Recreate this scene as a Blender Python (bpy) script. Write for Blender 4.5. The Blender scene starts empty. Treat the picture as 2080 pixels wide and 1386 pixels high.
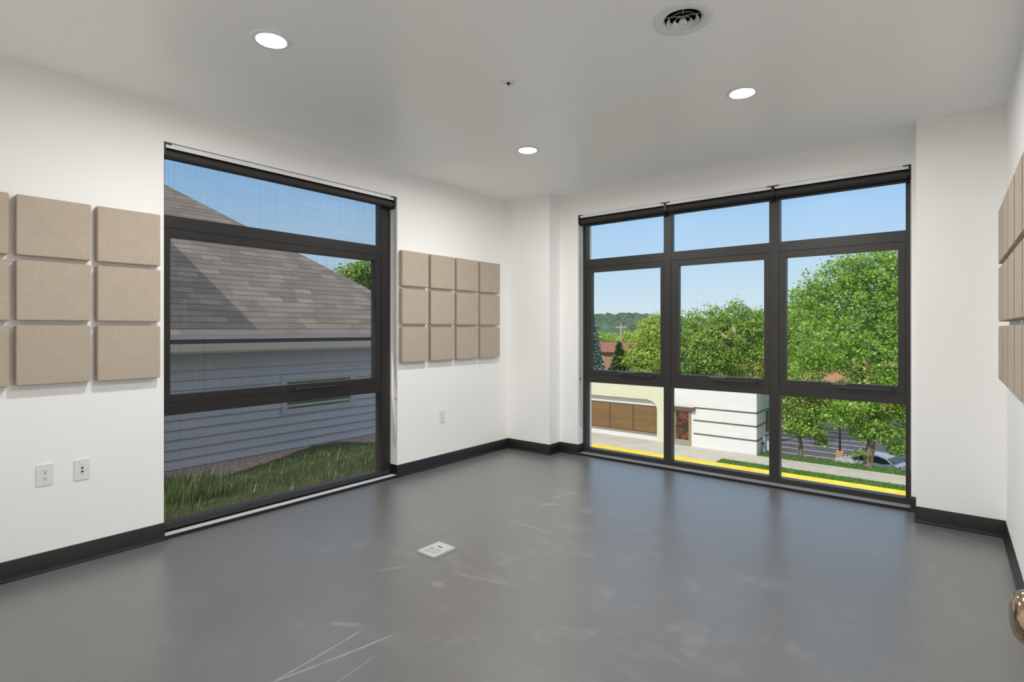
import bpy, bmesh, math, random
import numpy as np
from mathutils import Vector, Matrix

random.seed(7)
RNG = np.random.default_rng(11)
SC = bpy.context.scene
COL = SC.collection
PI = math.pi

# ------------------------------------------------------------------ materials
def srgb(r, g, b):
    f = lambda c: c / 12.92 if c <= .04045 else ((c + .055) / 1.055) ** 2.4
    return (f(r / 255), f(g / 255), f(b / 255))

class NT:
    def __init__(s, name):
        s.m = bpy.data.materials.new(name); s.m.use_nodes = True
        s.t = s.m.node_tree; s.t.nodes.clear()
        s.out = s.n('ShaderNodeOutputMaterial')
    def n(s, typ, **kw):
        nd = s.t.nodes.new(typ)
        for k, v in kw.items():
            if k.startswith('_'): setattr(nd, k[1:], v)
            else:
                key = int(k[1:]) if k[0] == 'i' and k[1:].isdigit() else k.replace('__', ' ')
                if isinstance(v, bpy.types.NodeSocket): s.t.links.new(v, nd.inputs[key])
                else: nd.inputs[key].default_value = v
        return nd
    def math(s, op, a, b=0.0, c=0.0, clamp=False):
        nd = s.t.nodes.new('ShaderNodeMath'); nd.operation = op; nd.use_clamp = clamp
        for i, v in enumerate((a, b, c)):
            if isinstance(v, bpy.types.NodeSocket): s.t.links.new(v, nd.inputs[i])
            else: nd.inputs[i].default_value = v
        return nd.outputs[0]
    def vmath(s, op, a, b=(0, 0, 0), out=0):
        nd = s.t.nodes.new('ShaderNodeVectorMath'); nd.operation = op
        for i, v in enumerate((a, b)):
            if isinstance(v, bpy.types.NodeSocket): s.t.links.new(v, nd.inputs[i])
            else: nd.inputs[i].default_value = v
        return nd.outputs[out]
    def mix(s, fac, a, b):
        nd = s.t.nodes.new('ShaderNodeMix'); nd.data_type = 'RGBA'
        for i, v in ((0, fac), (6, a), (7, b)):
            if isinstance(v, bpy.types.NodeSocket): s.t.links.new(v, nd.inputs[i])
            else: nd.inputs[i].default_value = v if i == 0 else (*v[:3], 1)
        return nd.outputs[2]
    def ramp(s, fac, stops):
        nd = s.t.nodes.new('ShaderNodeValToRGB'); cr = nd.color_ramp
        while len(cr.elements) < len(stops): cr.elements.new(.5)
        for e, (p, c) in zip(cr.elements, stops):
            e.position = p; e.color = (*c, 1) if len(c) == 3 else c
        s.t.links.new(fac, nd.inputs[0]); return nd.outputs[0]
    def rng(s, v, a, b, c=0., d=1.):
        nd = s.n('ShaderNodeMapRange', i0=v, i1=a, i2=b, i3=c, i4=d); return nd.outputs[0]
    def obj(s): return s.n('ShaderNodeTexCoord').outputs['Object']
    def noise(s, vec, scale, detail=3., rough=.5, dist=0.):
        return s.n('ShaderNodeTexNoise', Vector=vec, Scale=scale, Detail=detail, Roughness=rough, Distortion=dist).outputs[0]
    def mapping(s, vec, scale=(1, 1, 1), rot=(0, 0, 0), loc=(0, 0, 0)):
        return s.n('ShaderNodeMapping', Vector=vec, Scale=scale, Rotation=rot, Location=loc).outputs[0]
    def bsdf(s, base, rough=.5, metal=0., spec=.5, normal=None, **kw):
        p = s.n('ShaderNodeBsdfPrincipled')
        for k, v in (('Base Color', base), ('Roughness', rough), ('Metallic', metal), ('Specular IOR Level', spec)):
            if isinstance(v, bpy.types.NodeSocket): s.t.links.new(v, p.inputs[k])
            else: p.inputs[k].default_value = (*v[:3], 1) if k == 'Base Color' else v
        if normal is not None: s.t.links.new(normal, p.inputs['Normal'])
        for k, v in kw.items(): p.inputs[k.replace('__', ' ')].default_value = v
        s.t.links.new(p.outputs[0], s.out.inputs[0]); return p
    def bump(s, h, strength=.2, dist=.01):
        return s.n('ShaderNodeBump', Height=h, Strength=strength, Distance=dist).outputs[0]

def plain(name, col, rough=.5, metal=0., spec=.5, var=.06, scale=8., bump=0.):
    t = NT(name); v = t.obj(); nz = t.noise(v, scale)
    c2 = tuple(max(0, x * (1 - var)) for x in col); c1 = tuple(min(1, x * (1 + var)) for x in col)
    t.bsdf(t.mix(nz, c2, c1), rough, metal, spec, t.bump(t.noise(v, scale * 20), bump, .002) if bump else None)
    return t.m

M = {}
M['wall'] = plain('painted_wall', (.925, .925, .91), .62, spec=.3, var=.006, scale=1.5, bump=.03)
M['ceiling'] = plain('painted_ceiling', (.96, .96, .95), .36, spec=.7, var=.006, scale=1.2, bump=.03)
M['base'] = plain('black_vinyl_base', (.011, .0105, .0115), .38, spec=.5, var=.1)
M['frame'] = plain('dark_bronze_aluminium', (.030, .027, .025), .42, spec=.5, var=.08, scale=3)
M['sill'] = plain('bronze_sill', (.07, .068, .07), .2, spec=1., var=.1)
M['greysill'] = plain('grey_sill', (.34, .34, .355), .28, spec=.8, var=.04)  # sill colour lightened to stand in for reflected daylight
M['plate'] = plain('pale_plate', (.50, .50, .49), .4, var=.02)
M['flap'] = plain('grey_flap', (.36, .36, .355), .45, var=.02)
M['latch'] = plain('dull_latch', (.16, .155, .15), .4, metal=.5)
M['black'] = plain('black_plastic', (.008, .008, .009), .4)
M['slot'] = plain('slot_dark', (.006, .006, .006), .7)
M['white'] = plain('white_plastic', (.80, .80, .79), .35, var=.01)
M['trimwhite'] = plain('white_enamel', (.86, .86, .86), .35, var=.01)
M['ventwhite'] = plain('vent_enamel', (.78, .78, .77), .4, var=.01)
M['duct'] = plain('duct_dark', (.008, .007, .007), .6, var=.2)
M['steel'] = plain('satin_steel', (.6, .58, .55), .3, metal=1.)
M['tube'] = plain('roller_fabric', (.028, .026, .026), .6, var=.1)
M['nickel'] = plain('polished_bronze', (.50, .36, .255), .12, metal=1., var=.02)
M['lightleak'] = plain('painted_light_leak', (.74, .77, .81), .3, spec=.8, var=.02)  # pale colour stands in for daylight leaking under the shade
M['chain'] = plain('bead_chain', (.35, .33, .28), .35, metal=.8)

# door leaf: brown stained wood
t = NT('brown_wood'); v = t.obj()
w = t.noise(t.mapping(v, (14, 14, .8)), 3., 5.)
t.bsdf(t.mix(w, (.11, .045, .018), (.22, .10, .045)), .35); M['wood'] = t.m

# acoustic panel: pressed fibre with flecks
t = NT('fibre_panel'); v = t.obj()
inf = t.n('ShaderNodeObjectInfo').outputs['Random']
n1 = t.noise(v, 260., 4., .65); n2 = t.noise(t.mapping(v, (1, 1, 1)), 9., 3.)
fl = t.noise(t.mapping(v, (60, 60, 150), (.4, .3, .2)), 1., 2.)
fl2 = t.noise(t.mapping(v, (150, 150, 60), (.9, .1, .5)), 1., 2.)
c = t.mix(t.rng(n1, .3, .7), (.385, .318, .250), (.60, .52, .43))
c = t.mix(t.rng(n2, .35, .7, 0, .4), c, (.45, .385, .31))
c = t.mix(t.math('MULTIPLY', t.rng(fl, .70, .76), .8), c, (.74, .68, .58))
c = t.mix(t.math('MULTIPLY', t.rng(fl2, .72, .78), .7), c, (.72, .64, .53))
c = t.mix(t.math('MULTIPLY', inf, .14), c, (.36, .30, .24))
t.bsdf(c, .9, spec=.15, normal=t.bump(n1, .35, .002)); M['panel'] = t.m

# floor: grey sheet floor with scuffs and drag marks
t = NT('grey_floor'); v = t.obj()
big = t.noise(v, .9, 4., .55); fine = t.noise(v, 60., 3.)
base = t.mix(big, (.118, .116, .114), (.142, .141, .140))
base = t.mix(t.math('MULTIPLY', fine, .15), base, (.20, .20, .20))
marks = None
def seg(a, b, wd, amt, soft=2.5):
    ax, ay = a; bx, by = b; L = math.hypot(bx - ax, by - ay); ux, uy = (bx - ax) / L, (by - ay) / L
    rel = t.vmath('SUBTRACT', v, (ax, ay, 0))
    al = t.vmath('DOT_PRODUCT', rel, (ux, uy, 0), 1)
    pe = t.vmath('DOT_PRODUCT', rel, (-uy, ux, 0), 1)
    pe = t.math('ABSOLUTE', t.math('ADD', pe, t.math('MULTIPLY', t.math('SINE', t.math('MULTIPLY', al, 4.)), .012)))
    m = t.math('MULTIPLY', t.rng(pe, wd, wd * soft, 1, 0), t.rng(al, -.04, .02))
    m = t.math('MULTIPLY', m, t.rng(al, L - .02, L + .05, 1, 0))
    return t.math('MULTIPLY', m, amt)
SEGS = [((-1.968, 1.018), (-2.015, 1.407), .0022, .42), ((-1.968, 1.018), (-1.883, 1.489), .003, .4),
        ((-1.774, 1.12), (-1.812, 1.335), .0015, .28), ((-2.16, 1.385), (-2.05, 1.46), .008, .22),
        ((-2.366, 2.908), (-2.034, 2.906), .004, .3), ((-2.407, 3.54), (-2.371, 3.735), .012, .28),
        ((-2.392, 3.321), (-2.305, 3.391), .012, .3), ((-2.078, 1.945), (-2.038, 1.942), .014, .22),
        ((-2.079, 2.09), (-1.789, 2.178), .004, .22), ((-1.922, 2.593), (-1.962, 2.302), .006, .2),
        ((-2.424, 1.85), (-2.368, 1.975), .006, .16), ((-.05, 4.5), (.18, 4.40), .007, .25)]
for sg in SEGS:
    q = seg(*sg); marks = q if marks is None else t.math('MAXIMUM', marks, q)
# cloudy swirls of dried wash water
sw = t.noise(t.mapping(v, (1.1, 2.6, 1), (0, 0, .5)), 1.7, 6., .62, 1.2)
sw2 = t.noise(t.mapping(v, (8., 1.2, 1), (0, 0, -.55)), 1.4, 5., .6, .6)
ctr = t.vmath('DISTANCE', v, (-1.45, 2.5, 0), 1)
area = t.rng(ctr, .3, 2.2, 1, .25)
cloud = t.math('MULTIPLY', t.math('MULTIPLY', t.rng(sw, .50, .78), t.rng(sw2, .35, .75)), t.math('MULTIPLY', area, .42))
allm = t.math('MAXIMUM', marks, cloud)
broken = t.math('MULTIPLY', allm, t.rng(t.noise(v, 9., 5.), .25, .6, .35, 1.))
base = t.mix(broken, base, (.50, .50, .49))
rough = t.math('ADD', t.rng(big, .3, .7, .29, .33), t.math('MULTIPLY', broken, .2))
df = t.n('ShaderNodeBsdfDiffuse', Color=base); gl = t.n('ShaderNodeBsdfGlossy', Roughness=rough, Color=(.97, .97, .97, 1))
fc = t.n('ShaderNodeLayerWeight', Blend=.5).outputs['Facing']
fac = t.math('ADD', t.math('MULTIPLY', t.math('POWER', fc, 2.6), .62), .03)
mx = t.n('ShaderNodeMixShader', i0=fac, i1=df.outputs[0], i2=gl.outputs[0]); t.t.links.new(mx.outputs[0], t.out.inputs[0]); M['floor'] = t.m

# window glass: thin pane
def glassmat(name, tint, refl=.75):
    t = NT(name)
    tr = t.n('ShaderNodeBsdfTransparent', Color=(*tint, 1)); gl = t.n('ShaderNodeBsdfGlossy', Roughness=.35)
    fr = t.n('ShaderNodeFresnel', IOR=1.45).outputs[0]
    mx = t.n('ShaderNodeMixShader', i0=t.math('MULTIPLY', fr, refl), i1=tr.outputs[0], i2=gl.outputs[0])
    t.t.links.new(mx.outputs[0], t.out.inputs[0]); return t.m
M['glass'] = glassmat('clear_pane', (.955, .965, .955), .2)

# solar screen fabric: woven, see-through
t = NT('solar_screen'); v = t.obj()
w1 = t.noise(t.mapping(v, (1, 90, 1.2)), 1.4, 3., .6); w2 = t.noise(t.mapping(v, (1, 2., 60)), 1.2, 3., .6)
op = t.math('ADD', t.rng(w1, .3, .7, .23, .30), t.rng(w2, .3, .7, -.03, .03))
df = t.n('ShaderNodeBsdfDiffuse', Color=(.045, .043, .045, 1)); tl = t.n('ShaderNodeBsdfTranslucent', Color=(.10, .095, .10, 1))
ad = t.n('ShaderNodeMixShader', i0=.5, i1=df.outputs[0], i2=tl.outputs[0])
tr = t.n('ShaderNodeBsdfTransparent', Color=(1, 1, 1, 1))
mx = t.n('ShaderNodeMixShader', i0=op, i1=tr.outputs[0], i2=ad.outputs[0])
t.t.links.new(mx.outputs[0], t.out.inputs[0]); M['screen'] = t.m

LAMP = 548.
def emis(name, col, st):
    t = NT(name); e = t.n('ShaderNodeEmission', Color=(*col, 1), Strength=st); t.t.links.new(e.outputs[0], t.out.inputs[0]); return t.m
M['lamp'] = emis('lamp_lens', (1., .98, .955), LAMP)

# outdoors
def tex2(name, c1, c2, scale, rough=.9, detail=5., bump=0., spec=.2, stretch=(1, 1, 1), lo=.35, hi=.65):
    t = NT(name); v = t.mapping(t.obj(), stretch); nz = t.noise(v, scale, detail, .6)
    t.bsdf(t.mix(t.rng(nz, lo, hi), c1, c2), rough, spec=spec, normal=t.bump(nz, bump, .03) if bump else None); return t.m
M['asphalt'] = tex2('asphalt', (.10, .095, .10), (.15, .145, .15), 3.)
M['lot'] = tex2('lot_asphalt', (.085, .08, .09), (.13, .125, .135), 1.5)
M['concrete'] = tex2('pale_concrete', (.50, .455, .385), (.58, .53, .455), 1.2)
M['lawn'] = tex2('lawn_turf', (.05, .125, .025), (.095, .21, .04), 2.5)
M['soil'] = tex2('rough_lawn', (.055, .07, .03), (.11, .12, .055), 6.)
M['mulch'] = tex2('mulch', (.28, .18, .145), (.66, .50, .43), 34., detail=6.)
M['stripe'] = plain('lot_paint', (.7, .7, .7), .7)
M['yellow'] = tex2('yellow_paint', (.80, .58, .04), (.88, .70, .09), 2., rough=.6)
M['stucco'] = tex2('white_stucco', (.70, .695, .68), (.74, .735, .72), 2.)
M['cream'] = tex2('cream_stucco', (.62, .62, .46), (.66, .66, .50), 2.)
M['band'] = plain('brown_band', (.11, .075, .055), .6)
M['bronzeglass'] = tex2('bronze_window', (.17, .095, .035), (.21, .12, .045), 1.4, rough=.55, spec=.5, stretch=(.3, 1, 3))
M['tanmetal'] = plain('tan_frame', (.30, .22, .12), .5)
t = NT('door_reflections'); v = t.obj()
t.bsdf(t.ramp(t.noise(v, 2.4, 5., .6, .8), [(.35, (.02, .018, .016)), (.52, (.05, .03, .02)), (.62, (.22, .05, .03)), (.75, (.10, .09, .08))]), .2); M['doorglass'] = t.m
M['bark'] = tex2('bark', (.13, .085, .06), (.30, .21, .16), 9., stretch=(1, 1, .25))
M['palebark'] = tex2('pale_bark', (.34, .22, .16), (.55, .40, .32), 5., stretch=(1, 1, .25))
M['pole'] = plain('weathered_pole', (.50, .36, .26), .8)
M['lamppost'] = plain('dark_lamp_post', (.02, .015, .03), .5)
M['farroof'] = plain('red_brown_roof', (.30, .105, .08), .8, var=.2)
M['farwall'] = plain('far_house_wall', (.42, .20, .14), .8)
M['pipewhite'] = plain('white_pipe', (.7, .7, .7), .5)
M['carpaint'] = plain('silver_white_paint', (.66, .68, .70), .25, spec=.6, var=.02)
M['carglass'] = plain('car_glass', (.015, .018, .022), .08, spec=.6)
M['rubber'] = plain('tyre_rubber', (.012, .012, .012), .7)
M['redlamp'] = plain('tail_lamp', (.25, .01, .01), .3)

def brickmat(name, c1, c2, mortar, sx, sy, msize=.01, rot=(0, 0, 0), var=1.):
    t = NT(name); v = t.mapping(t.obj(), (1, 1, 1), rot)
    b = t.n('ShaderNodeTexBrick', Vector=v, Scale=1., Mortar__Size=msize, Brick__Width=sx, Row__Height=sy)
    b.inputs['Color1'].default_value = (*c1, 1); b.inputs['Color2'].default_value = (*c2, 1); b.inputs['Mortar'].default_value = (*mortar, 1)
    t.bsdf(t.mix(t.math('MULTIPLY', t.noise(v, 1.5, 4.), .5), b.outputs[0], c1), .9, spec=.15); return t.m
M['brick'] = brickmat('orange_brick', (.55, .25, .13), (.62, .31, .17), (.5, .36, .27), .22, .075, .008, (PI / 2, 0, 0))

# roof shingles: uv = metres along the eave, metres up the slope
t = NT('roof_shingles'); uv = t.n('ShaderNodeUVMap').outputs[0]
sep = t.n('ShaderNodeSeparateXYZ', Vector=uv); row = t.math('DIVIDE', t.math('ADD', sep.outputs[1], t.math('MULTIPLY', t.math('SUBTRACT', t.noise(t.mapping(uv, (2.5, .8, 1)), 1., 3.), .5), .018)), .143)
ri = t.math('FLOOR', row); fr_ = t.math('FRACT', row)
tab = t.math('FLOOR', t.math('ADD', t.math('DIVIDE', sep.outputs[0], .27), t.math('MULTIPLY', t.math('SINE', t.math('MULTIPLY', ri, 12.9)), 7.3)))
cmb = t.n('ShaderNodeCombineXYZ', X=tab, Y=ri)
wn_ = t.n('ShaderNodeTexWhiteNoise', Vector=cmb.outputs[0]).outputs[0]
wob = t.noise(t.mapping(uv, (1.3, 3., 1)), 1., 4., .6)
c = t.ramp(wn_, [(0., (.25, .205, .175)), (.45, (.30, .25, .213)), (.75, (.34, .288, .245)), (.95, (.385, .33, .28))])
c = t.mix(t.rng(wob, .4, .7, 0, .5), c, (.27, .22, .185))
c = t.mix(t.rng(fr_, 0., .17, 1., 0.), c, (.085, .07, .06))  # shadow under each shingle row painted in as a dark line
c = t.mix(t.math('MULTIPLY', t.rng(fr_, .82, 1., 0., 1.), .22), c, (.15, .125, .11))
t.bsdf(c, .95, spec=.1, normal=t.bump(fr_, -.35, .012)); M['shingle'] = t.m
M['siding'] = tex2('grey_blue_siding', (.52, .51, .56), (.56, .55, .60), 1.5, rough=.6)
M['fascia'] = plain('pale_fascia', (.54, .53, .58), .5)
M['gutter'] = plain('cream_gutter', (.66, .60, .53), .45)
M['cellarglass'] = tex2('cellar_pane', (.08, .09, .05), (.20, .20, .13), 2., rough=.2, spec=.5)

def leafmat(name, c1, c2, c3, trans=.45):
    t = NT(name)
    r = t.n('ShaderNodeNewGeometry').outputs['Random Per Island']
    col = t.ramp(r, [(0., c1), (.5, c2), (1., c3)])
    d = t.n('ShaderNodeBsdfDiffuse', Color=col); l = t.n('ShaderNodeBsdfTranslucent', Color=col)
    m1 = t.n('ShaderNodeMixShader', i0=trans, i1=d.outputs[0], i2=l.outputs[0])
    g = t.n('ShaderNodeBsdfGlossy', Roughness=.45, Color=(.8, .9, .7, 1))
    m2 = t.n('ShaderNodeMixShader', i0=.05, i1=m1.outputs[0], i2=g.outputs[0])
    t.t.links.new(m2.outputs[0], t.out.inputs[0]); return t.m
M['maple'] = leafmat('maple_leaf', (.13, .29, .028), (.27, .46, .05), (.48, .63, .11))
M['green'] = leafmat('green_leaf', (.18, .32, .035), (.31, .47, .07), (.50, .62, .14))
M['lime'] = leafmat('lime_leaf', (.30, .42, .05), (.45, .57, .09), (.60, .68, .17))
M['spruce'] = leafmat('blue_needles', (.12, .20, .15), (.24, .34, .29), (.44, .54, .50), .2)
M['darkfir'] = leafmat('dark_needles', (.04, .09, .03), (.08, .15, .04), (.16, .24, .07), .2)
M['grass'] = leafmat('grass_blade', (.07, .17, .03), (.12, .26, .04), (.20, .34, .08), .3)
M['weed'] = leafmat('weed_blade', (.065, .11, .025), (.13, .20, .045), (.24, .29, .09), .3)
M['forest'] = tex2('wooded_hill', (.05, .085, .065), (.125, .19, .115), .16, detail=8.)  # distance haze put into the bluish green colour

# ------------------------------------------------------------------ mesh helpers
class MB:
    def __init__(s): s.v = []; s.f = []
    def box(s, x0, x1, y0, y1, z0, z1, mtx=None):
        x0, x1 = sorted((x0, x1)); y0, y1 = sorted((y0, y1)); z0, z1 = sorted((z0, z1))
        b = len(s.v); ps = [(x0, y0, z0), (x1, y0, z0), (x1, y1, z0), (x0, y1, z0), (x0, y0, z1), (x1, y0, z1), (x1, y1, z1), (x0, y1, z1)]
        if mtx: ps = [tuple(mtx @ Vector(p)) for p in ps]
        s.v += ps
        s.f += [tuple(b + i for i in q) for q in ((0, 3, 2, 1), (4, 5, 6, 7), (0, 1, 5, 4), (1, 2, 6, 5), (2, 3, 7, 6), (3, 0, 4, 7))]
        return s
    def poly(s, pts):
        b = len(s.v); s.v += [tuple(p) for p in pts]; s.f.append(tuple(range(b, b + len(pts)))); return s
    def prism(s, pts2, axis, a, c):
        """closed polygon pts2 extruded along axis ('x','y','z') from a to c"""
        mk = {'x': lambda p, q: (q, p[0], p[1]), 'y': lambda p, q: (p[0], q, p[1]), 'z': lambda p, q: (p[0], p[1], q)}[axis]
        n = len(pts2); b = len(s.v)
        s.v += [mk(p, a) for p in pts2] + [mk(p, c) for p in pts2]
        s.f += [tuple(b + i for i in range(n)), tuple(b + n + i for i in reversed(range(n)))]
        s.f += [(b + i, b + n + i, b + n + (i + 1) % n, b + (i + 1) % n) for i in range(n)]
        return s
    def lathe(s, prof, seg=32, origin=(0, 0, 0), axis='z'):
        o = Vector(origin); b = len(s.v); n = len(prof)
        for k in range(seg):
            a = 2 * PI * k / seg; ca, sa = math.cos(a), math.sin(a)
            for r, h in prof:
                p = {'z': (r * ca, r * sa, h), 'x': (h, r * ca, r * sa), 'y': (r * sa, h, r * ca)}[axis]
                s.v.append(tuple(o + Vector(p)))
        for k in range(seg):
            k2 = (k + 1) % seg
            for i in range(n - 1):
                s.f.append((b + k * n + i, b + k2 * n + i, b + k2 * n + i + 1, b + k * n + i + 1))
        return s
    def tube(s, pts, rad, seg=8, cap=True):
        pts = [Vector(p) for p in pts]; rad = [rad] * len(pts) if not hasattr(rad, '__len__') else rad
        b = len(s.v)
        for i, p in enumerate(pts):
            d = (pts[min(i + 1, len(pts) - 1)] - pts[max(i - 1, 0)]).normalized()
            u = d.cross(Vector((.31, .17, .93))); u = u.normalized() if u.length > 1e-4 else Vector((1, 0, 0)); w = d.cross(u)
            for k in range(seg):
                a = 2 * PI * k / seg; s.v.append(tuple(p + rad[i] * (math.cos(a) * u + math.sin(a) * w)))
        for i in range(len(pts) - 1):
            for k in range(seg):
                k2 = (k + 1) % seg
                s.f.append((b + i * seg + k, b + i * seg + k2, b + (i + 1) * seg + k2, b + (i + 1) * seg + k))
        if cap:
            s.f.append(tuple(b + k for k in reversed(range(seg)))); e = b + (len(pts) - 1) * seg; s.f.append(tuple(e + k for k in range(seg)))
        return s
    def build(s, name, mat, parent=None, bevel=0., smooth=False, fix=True):
        me = bpy.data.meshes.new(name); me.from_pydata(s.v, [], s.f)
        if fix or bevel:
            bm = bmesh.new(); bm.from_mesh(me)
            bmesh.ops.remove_doubles(bm, verts=bm.verts, dist=1e-6)
            bmesh.ops.recalc_face_normals(bm, faces=bm.faces)
            if bevel: bmesh.ops.bevel(bm, geom=bm.edges[:], offset=bevel, segments=2, affect='EDGES', clamp_overlap=True)
            bm.to_mesh(me); bm.free()
        if smooth:
            me.polygons.foreach_set('use_smooth', [True] * len(me.polygons)); me.set_sharp_from_angle(angle=math.radians(38))
        me.materials.append(M[mat] if isinstance(mat, str) else mat)
        o = bpy.data.objects.new(name, me); COL.objects.link(o)
        if parent is not None: o.parent = parent
        return o

def tag(o, label=None, cat=None, group=None, kind=None):
    for k, v in (('label', label), ('category', cat), ('group', group), ('kind', kind)):
        if v: o[k] = v
    return o
def thing(name, loc, label, cat, group=None, kind=None, rz=0.):
    o = bpy.data.objects.new(name, None); COL.objects.link(o); o.location = loc; o.rotation_euler = (0, 0, rz); o.empty_display_size = .05
    return tag(o, label, cat, group, kind)
def copy_tree(o, parent=None):
    c = o.copy(); COL.objects.link(c)
    if parent is not None: c.parent = parent
    for ch in list(o.children): copy_tree(ch, c)
    return c
def np_mesh(name, verts, nper, mat, parent=None):
    """verts: (N, nper, 3) separate faces"""
    N = len(verts); me = bpy.data.meshes.new(name)
    me.vertices.add(N * nper); me.vertices.foreach_set('co', np.ascontiguousarray(verts, dtype=np.float32).ravel())
    me.loops.add(N * nper); me.loops.foreach_set('vertex_index', np.arange(N * nper, dtype=np.int32))
    me.polygons.add(N); me.polygons.foreach_set('loop_start', np.arange(0, N * nper, nper, dtype=np.int32))
    me.update(calc_edges=True); me.validate()
    me.materials.append(M[mat]); o = bpy.data.objects.new(name, me); COL.objects.link(o)
    if parent is not None: o.parent = parent
    return o

# ------------------------------------------------------------------ room dimensions (metres, camera at x=y=0)
H = 2.74
XL, XR = -3.826, .278
YC, YC2, YW = 4.675, 4.626, 4.872
XC1, XC2 = -3.265, -.177
WX0, WX1, WZ = -3.038, -.215, 2.517      # front opening
LY0, LY1, LZ = 1.275, 3.118, 2.499       # left opening
YB = -.05                                # back wall
DX0, DX1 = -.80, .12                     # doorway
YF, XF = 4.971, -3.922                   # window frame faces
EX, EY = -4.10, 5.15                     # outside faces of the walls

def struct(o, label, cat): return tag(o, label, cat, kind='structure')

# floor (also runs into the hall behind the camera)
struct(MB().box(EX, XR + .2, -2.0, EY, -.30, 0).build('floor', 'floor'), 'smooth dark grey sheet floor with pale scuffs and drag marks', 'floor')
# ceiling with a round hole for the air diffuser
VX, VY, VR = -.950, 2.424, .088
bm = bmesh.new()
def ring(pts, z): return [bm.verts.new((x, y, z)) for x, y in pts]
outer = ring([(EX, -2.0), (XR + .2, -2.0), (XR + .2, EY), (EX, EY)], H)
hole = ring([(VX + VR * math.cos(a), VY + VR * math.sin(a)) for a in np.linspace(0, 2 * PI, 40, endpoint=False)], H)
for lp in (outer, hole):
    for i in range(len(lp)): bm.edges.new((lp[i], lp[(i + 1) % len(lp)]))
bmesh.ops.triangle_fill(bm, use_beauty=True, use_dissolve=False, edges=bm.edges[:])
ext = bmesh.ops.extrude_face_region(bm, geom=bm.faces[:])
bmesh.ops.translate(bm, vec=(0, 0, .3), verts=[e for e in ext['geom'] if isinstance(e, bmesh.types.BMVert)])
bmesh.ops.recalc_face_normals(bm, faces=bm.faces)
me = bpy.data.meshes.new('ceiling'); bm.to_mesh(me); bm.free(); me.materials.append(M['ceiling'])
o = bpy.data.objects.new('ceiling', me); COL.objects.link(o); struct(o, 'flat white painted ceiling', 'ceiling')

b = MB(); b.box(EX, XL, -2.0, LY0, 0, H); b.box(EX, XL, LY1, EY, 0, H); b.box(EX, XL, LY0, LY1, LZ, H)
struct(b.build('wall_left', 'wall'), 'white left wall with the tall shaded window', 'wall')
b = MB(); b.box(XL, WX0, YW, EY, 0, H); b.box(WX1, XR, YW, EY, 0, H); b.box(WX0, WX1, YW, EY, WZ, H)
struct(b.build('wall_front', 'wall'), 'white window wall at the far end of the room', 'wall')
struct(MB().box(XR, XR + .2, -2.0, EY, 0, H).build('wall_right', 'wall'), 'white right wall seen edge on', 'wall')
b = MB(); b.box(XL, DX0, YB - .12, YB, 0, H); b.box(DX1, XR, YB - .12, YB, 0, H); b.box(DX0, DX1, YB - .12, YB, 2.13, H)
struct(b.build('wall_back', 'wall'), 'white wall with the doorway at the near end', 'wall')
struct(MB().box(XL, XR, -2.0, -1.9, 0, H).build('wall_hall', 'wall'), 'white hallway wall outside the doorway', 'wall')
struct(MB().box(XL, XC1, YC, YW, 0, H).build('column_left', 'wall'), 'white boxed column in the far left corner', 'column')
struct(MB().box(XC2, XR, YC2, YW, 0, H).build('column_right', 'wall'), 'white boxed column in the far right corner', 'column')

# cove baseboards
PROF = [(0, 0), (.015, 0), (.015, .0025), (.0085, .006), (.0055, .013), (.004, .022), (.004, .107), (.0025, .1093), (0, .1093)]
def sweep(mb, path):
    """path: xy points, room on the left-hand side of travel"""
    P = [Vector((x, y)) for x, y in path]; nrm = []
    for i in range(len(P) - 1):
        d = (P[i + 1] - P[i]).normalized(); nrm.append(Vector((-d.y, d.x)))
    b = len(mb.v); n = len(PROF)
    for i, p in enumerate(P):
        if i == 0: m = nrm[0]
        elif i == len(P) - 1: m = nrm[-1]
        else: m = (nrm[i - 1] + nrm[i]) / (1 + nrm[i - 1].dot(nrm[i]))
        for a, z in PROF: mb.v.append((p.x + m.x * a, p.y + m.y * a, z))
    for i in range(len(P) - 1):
        for k in range(n):
            k2 = (k + 1) % n; mb.f.append((b + i * n + k, b + i * n + k2, b + (i + 1) * n + k2, b + (i + 1) * n + k))
    mb.f.append(tuple(b + k for k in range(n))); e = b + (len(P) - 1) * n; mb.f.append(tuple(e + k for k in reversed(range(n))))
b = MB(); sweep(b, [(XF, LY0), (XL, LY0), (XL, YB), (DX0, YB)])
sweep(b, [(XL, YC), (XL, LY1), (XF, LY1)])
struct(b.build('baseboard_left', 'base', smooth=True), 'black vinyl cove base along the left wall', 'baseboard')
b = MB(); sweep(b, [(WX0, YF), (WX0, YW), (XC1, YW), (XC1, YC), (XL, YC)])
sweep(b, [(XR, YC2), (XC2, YC2), (XC2, YW), (WX1, YW), (WX1, YF)])
struct(b.build('baseboard_front', 'base', smooth=True), 'black vinyl cove base along the window wall and columns', 'baseboard')
b = MB(); sweep(b, [(DX1, YB), (XR, YB), (XR, YC2)])
struct(b.build('baseboard_right', 'base', smooth=True), 'black vinyl cove base along the right wall', 'baseboard')

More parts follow.
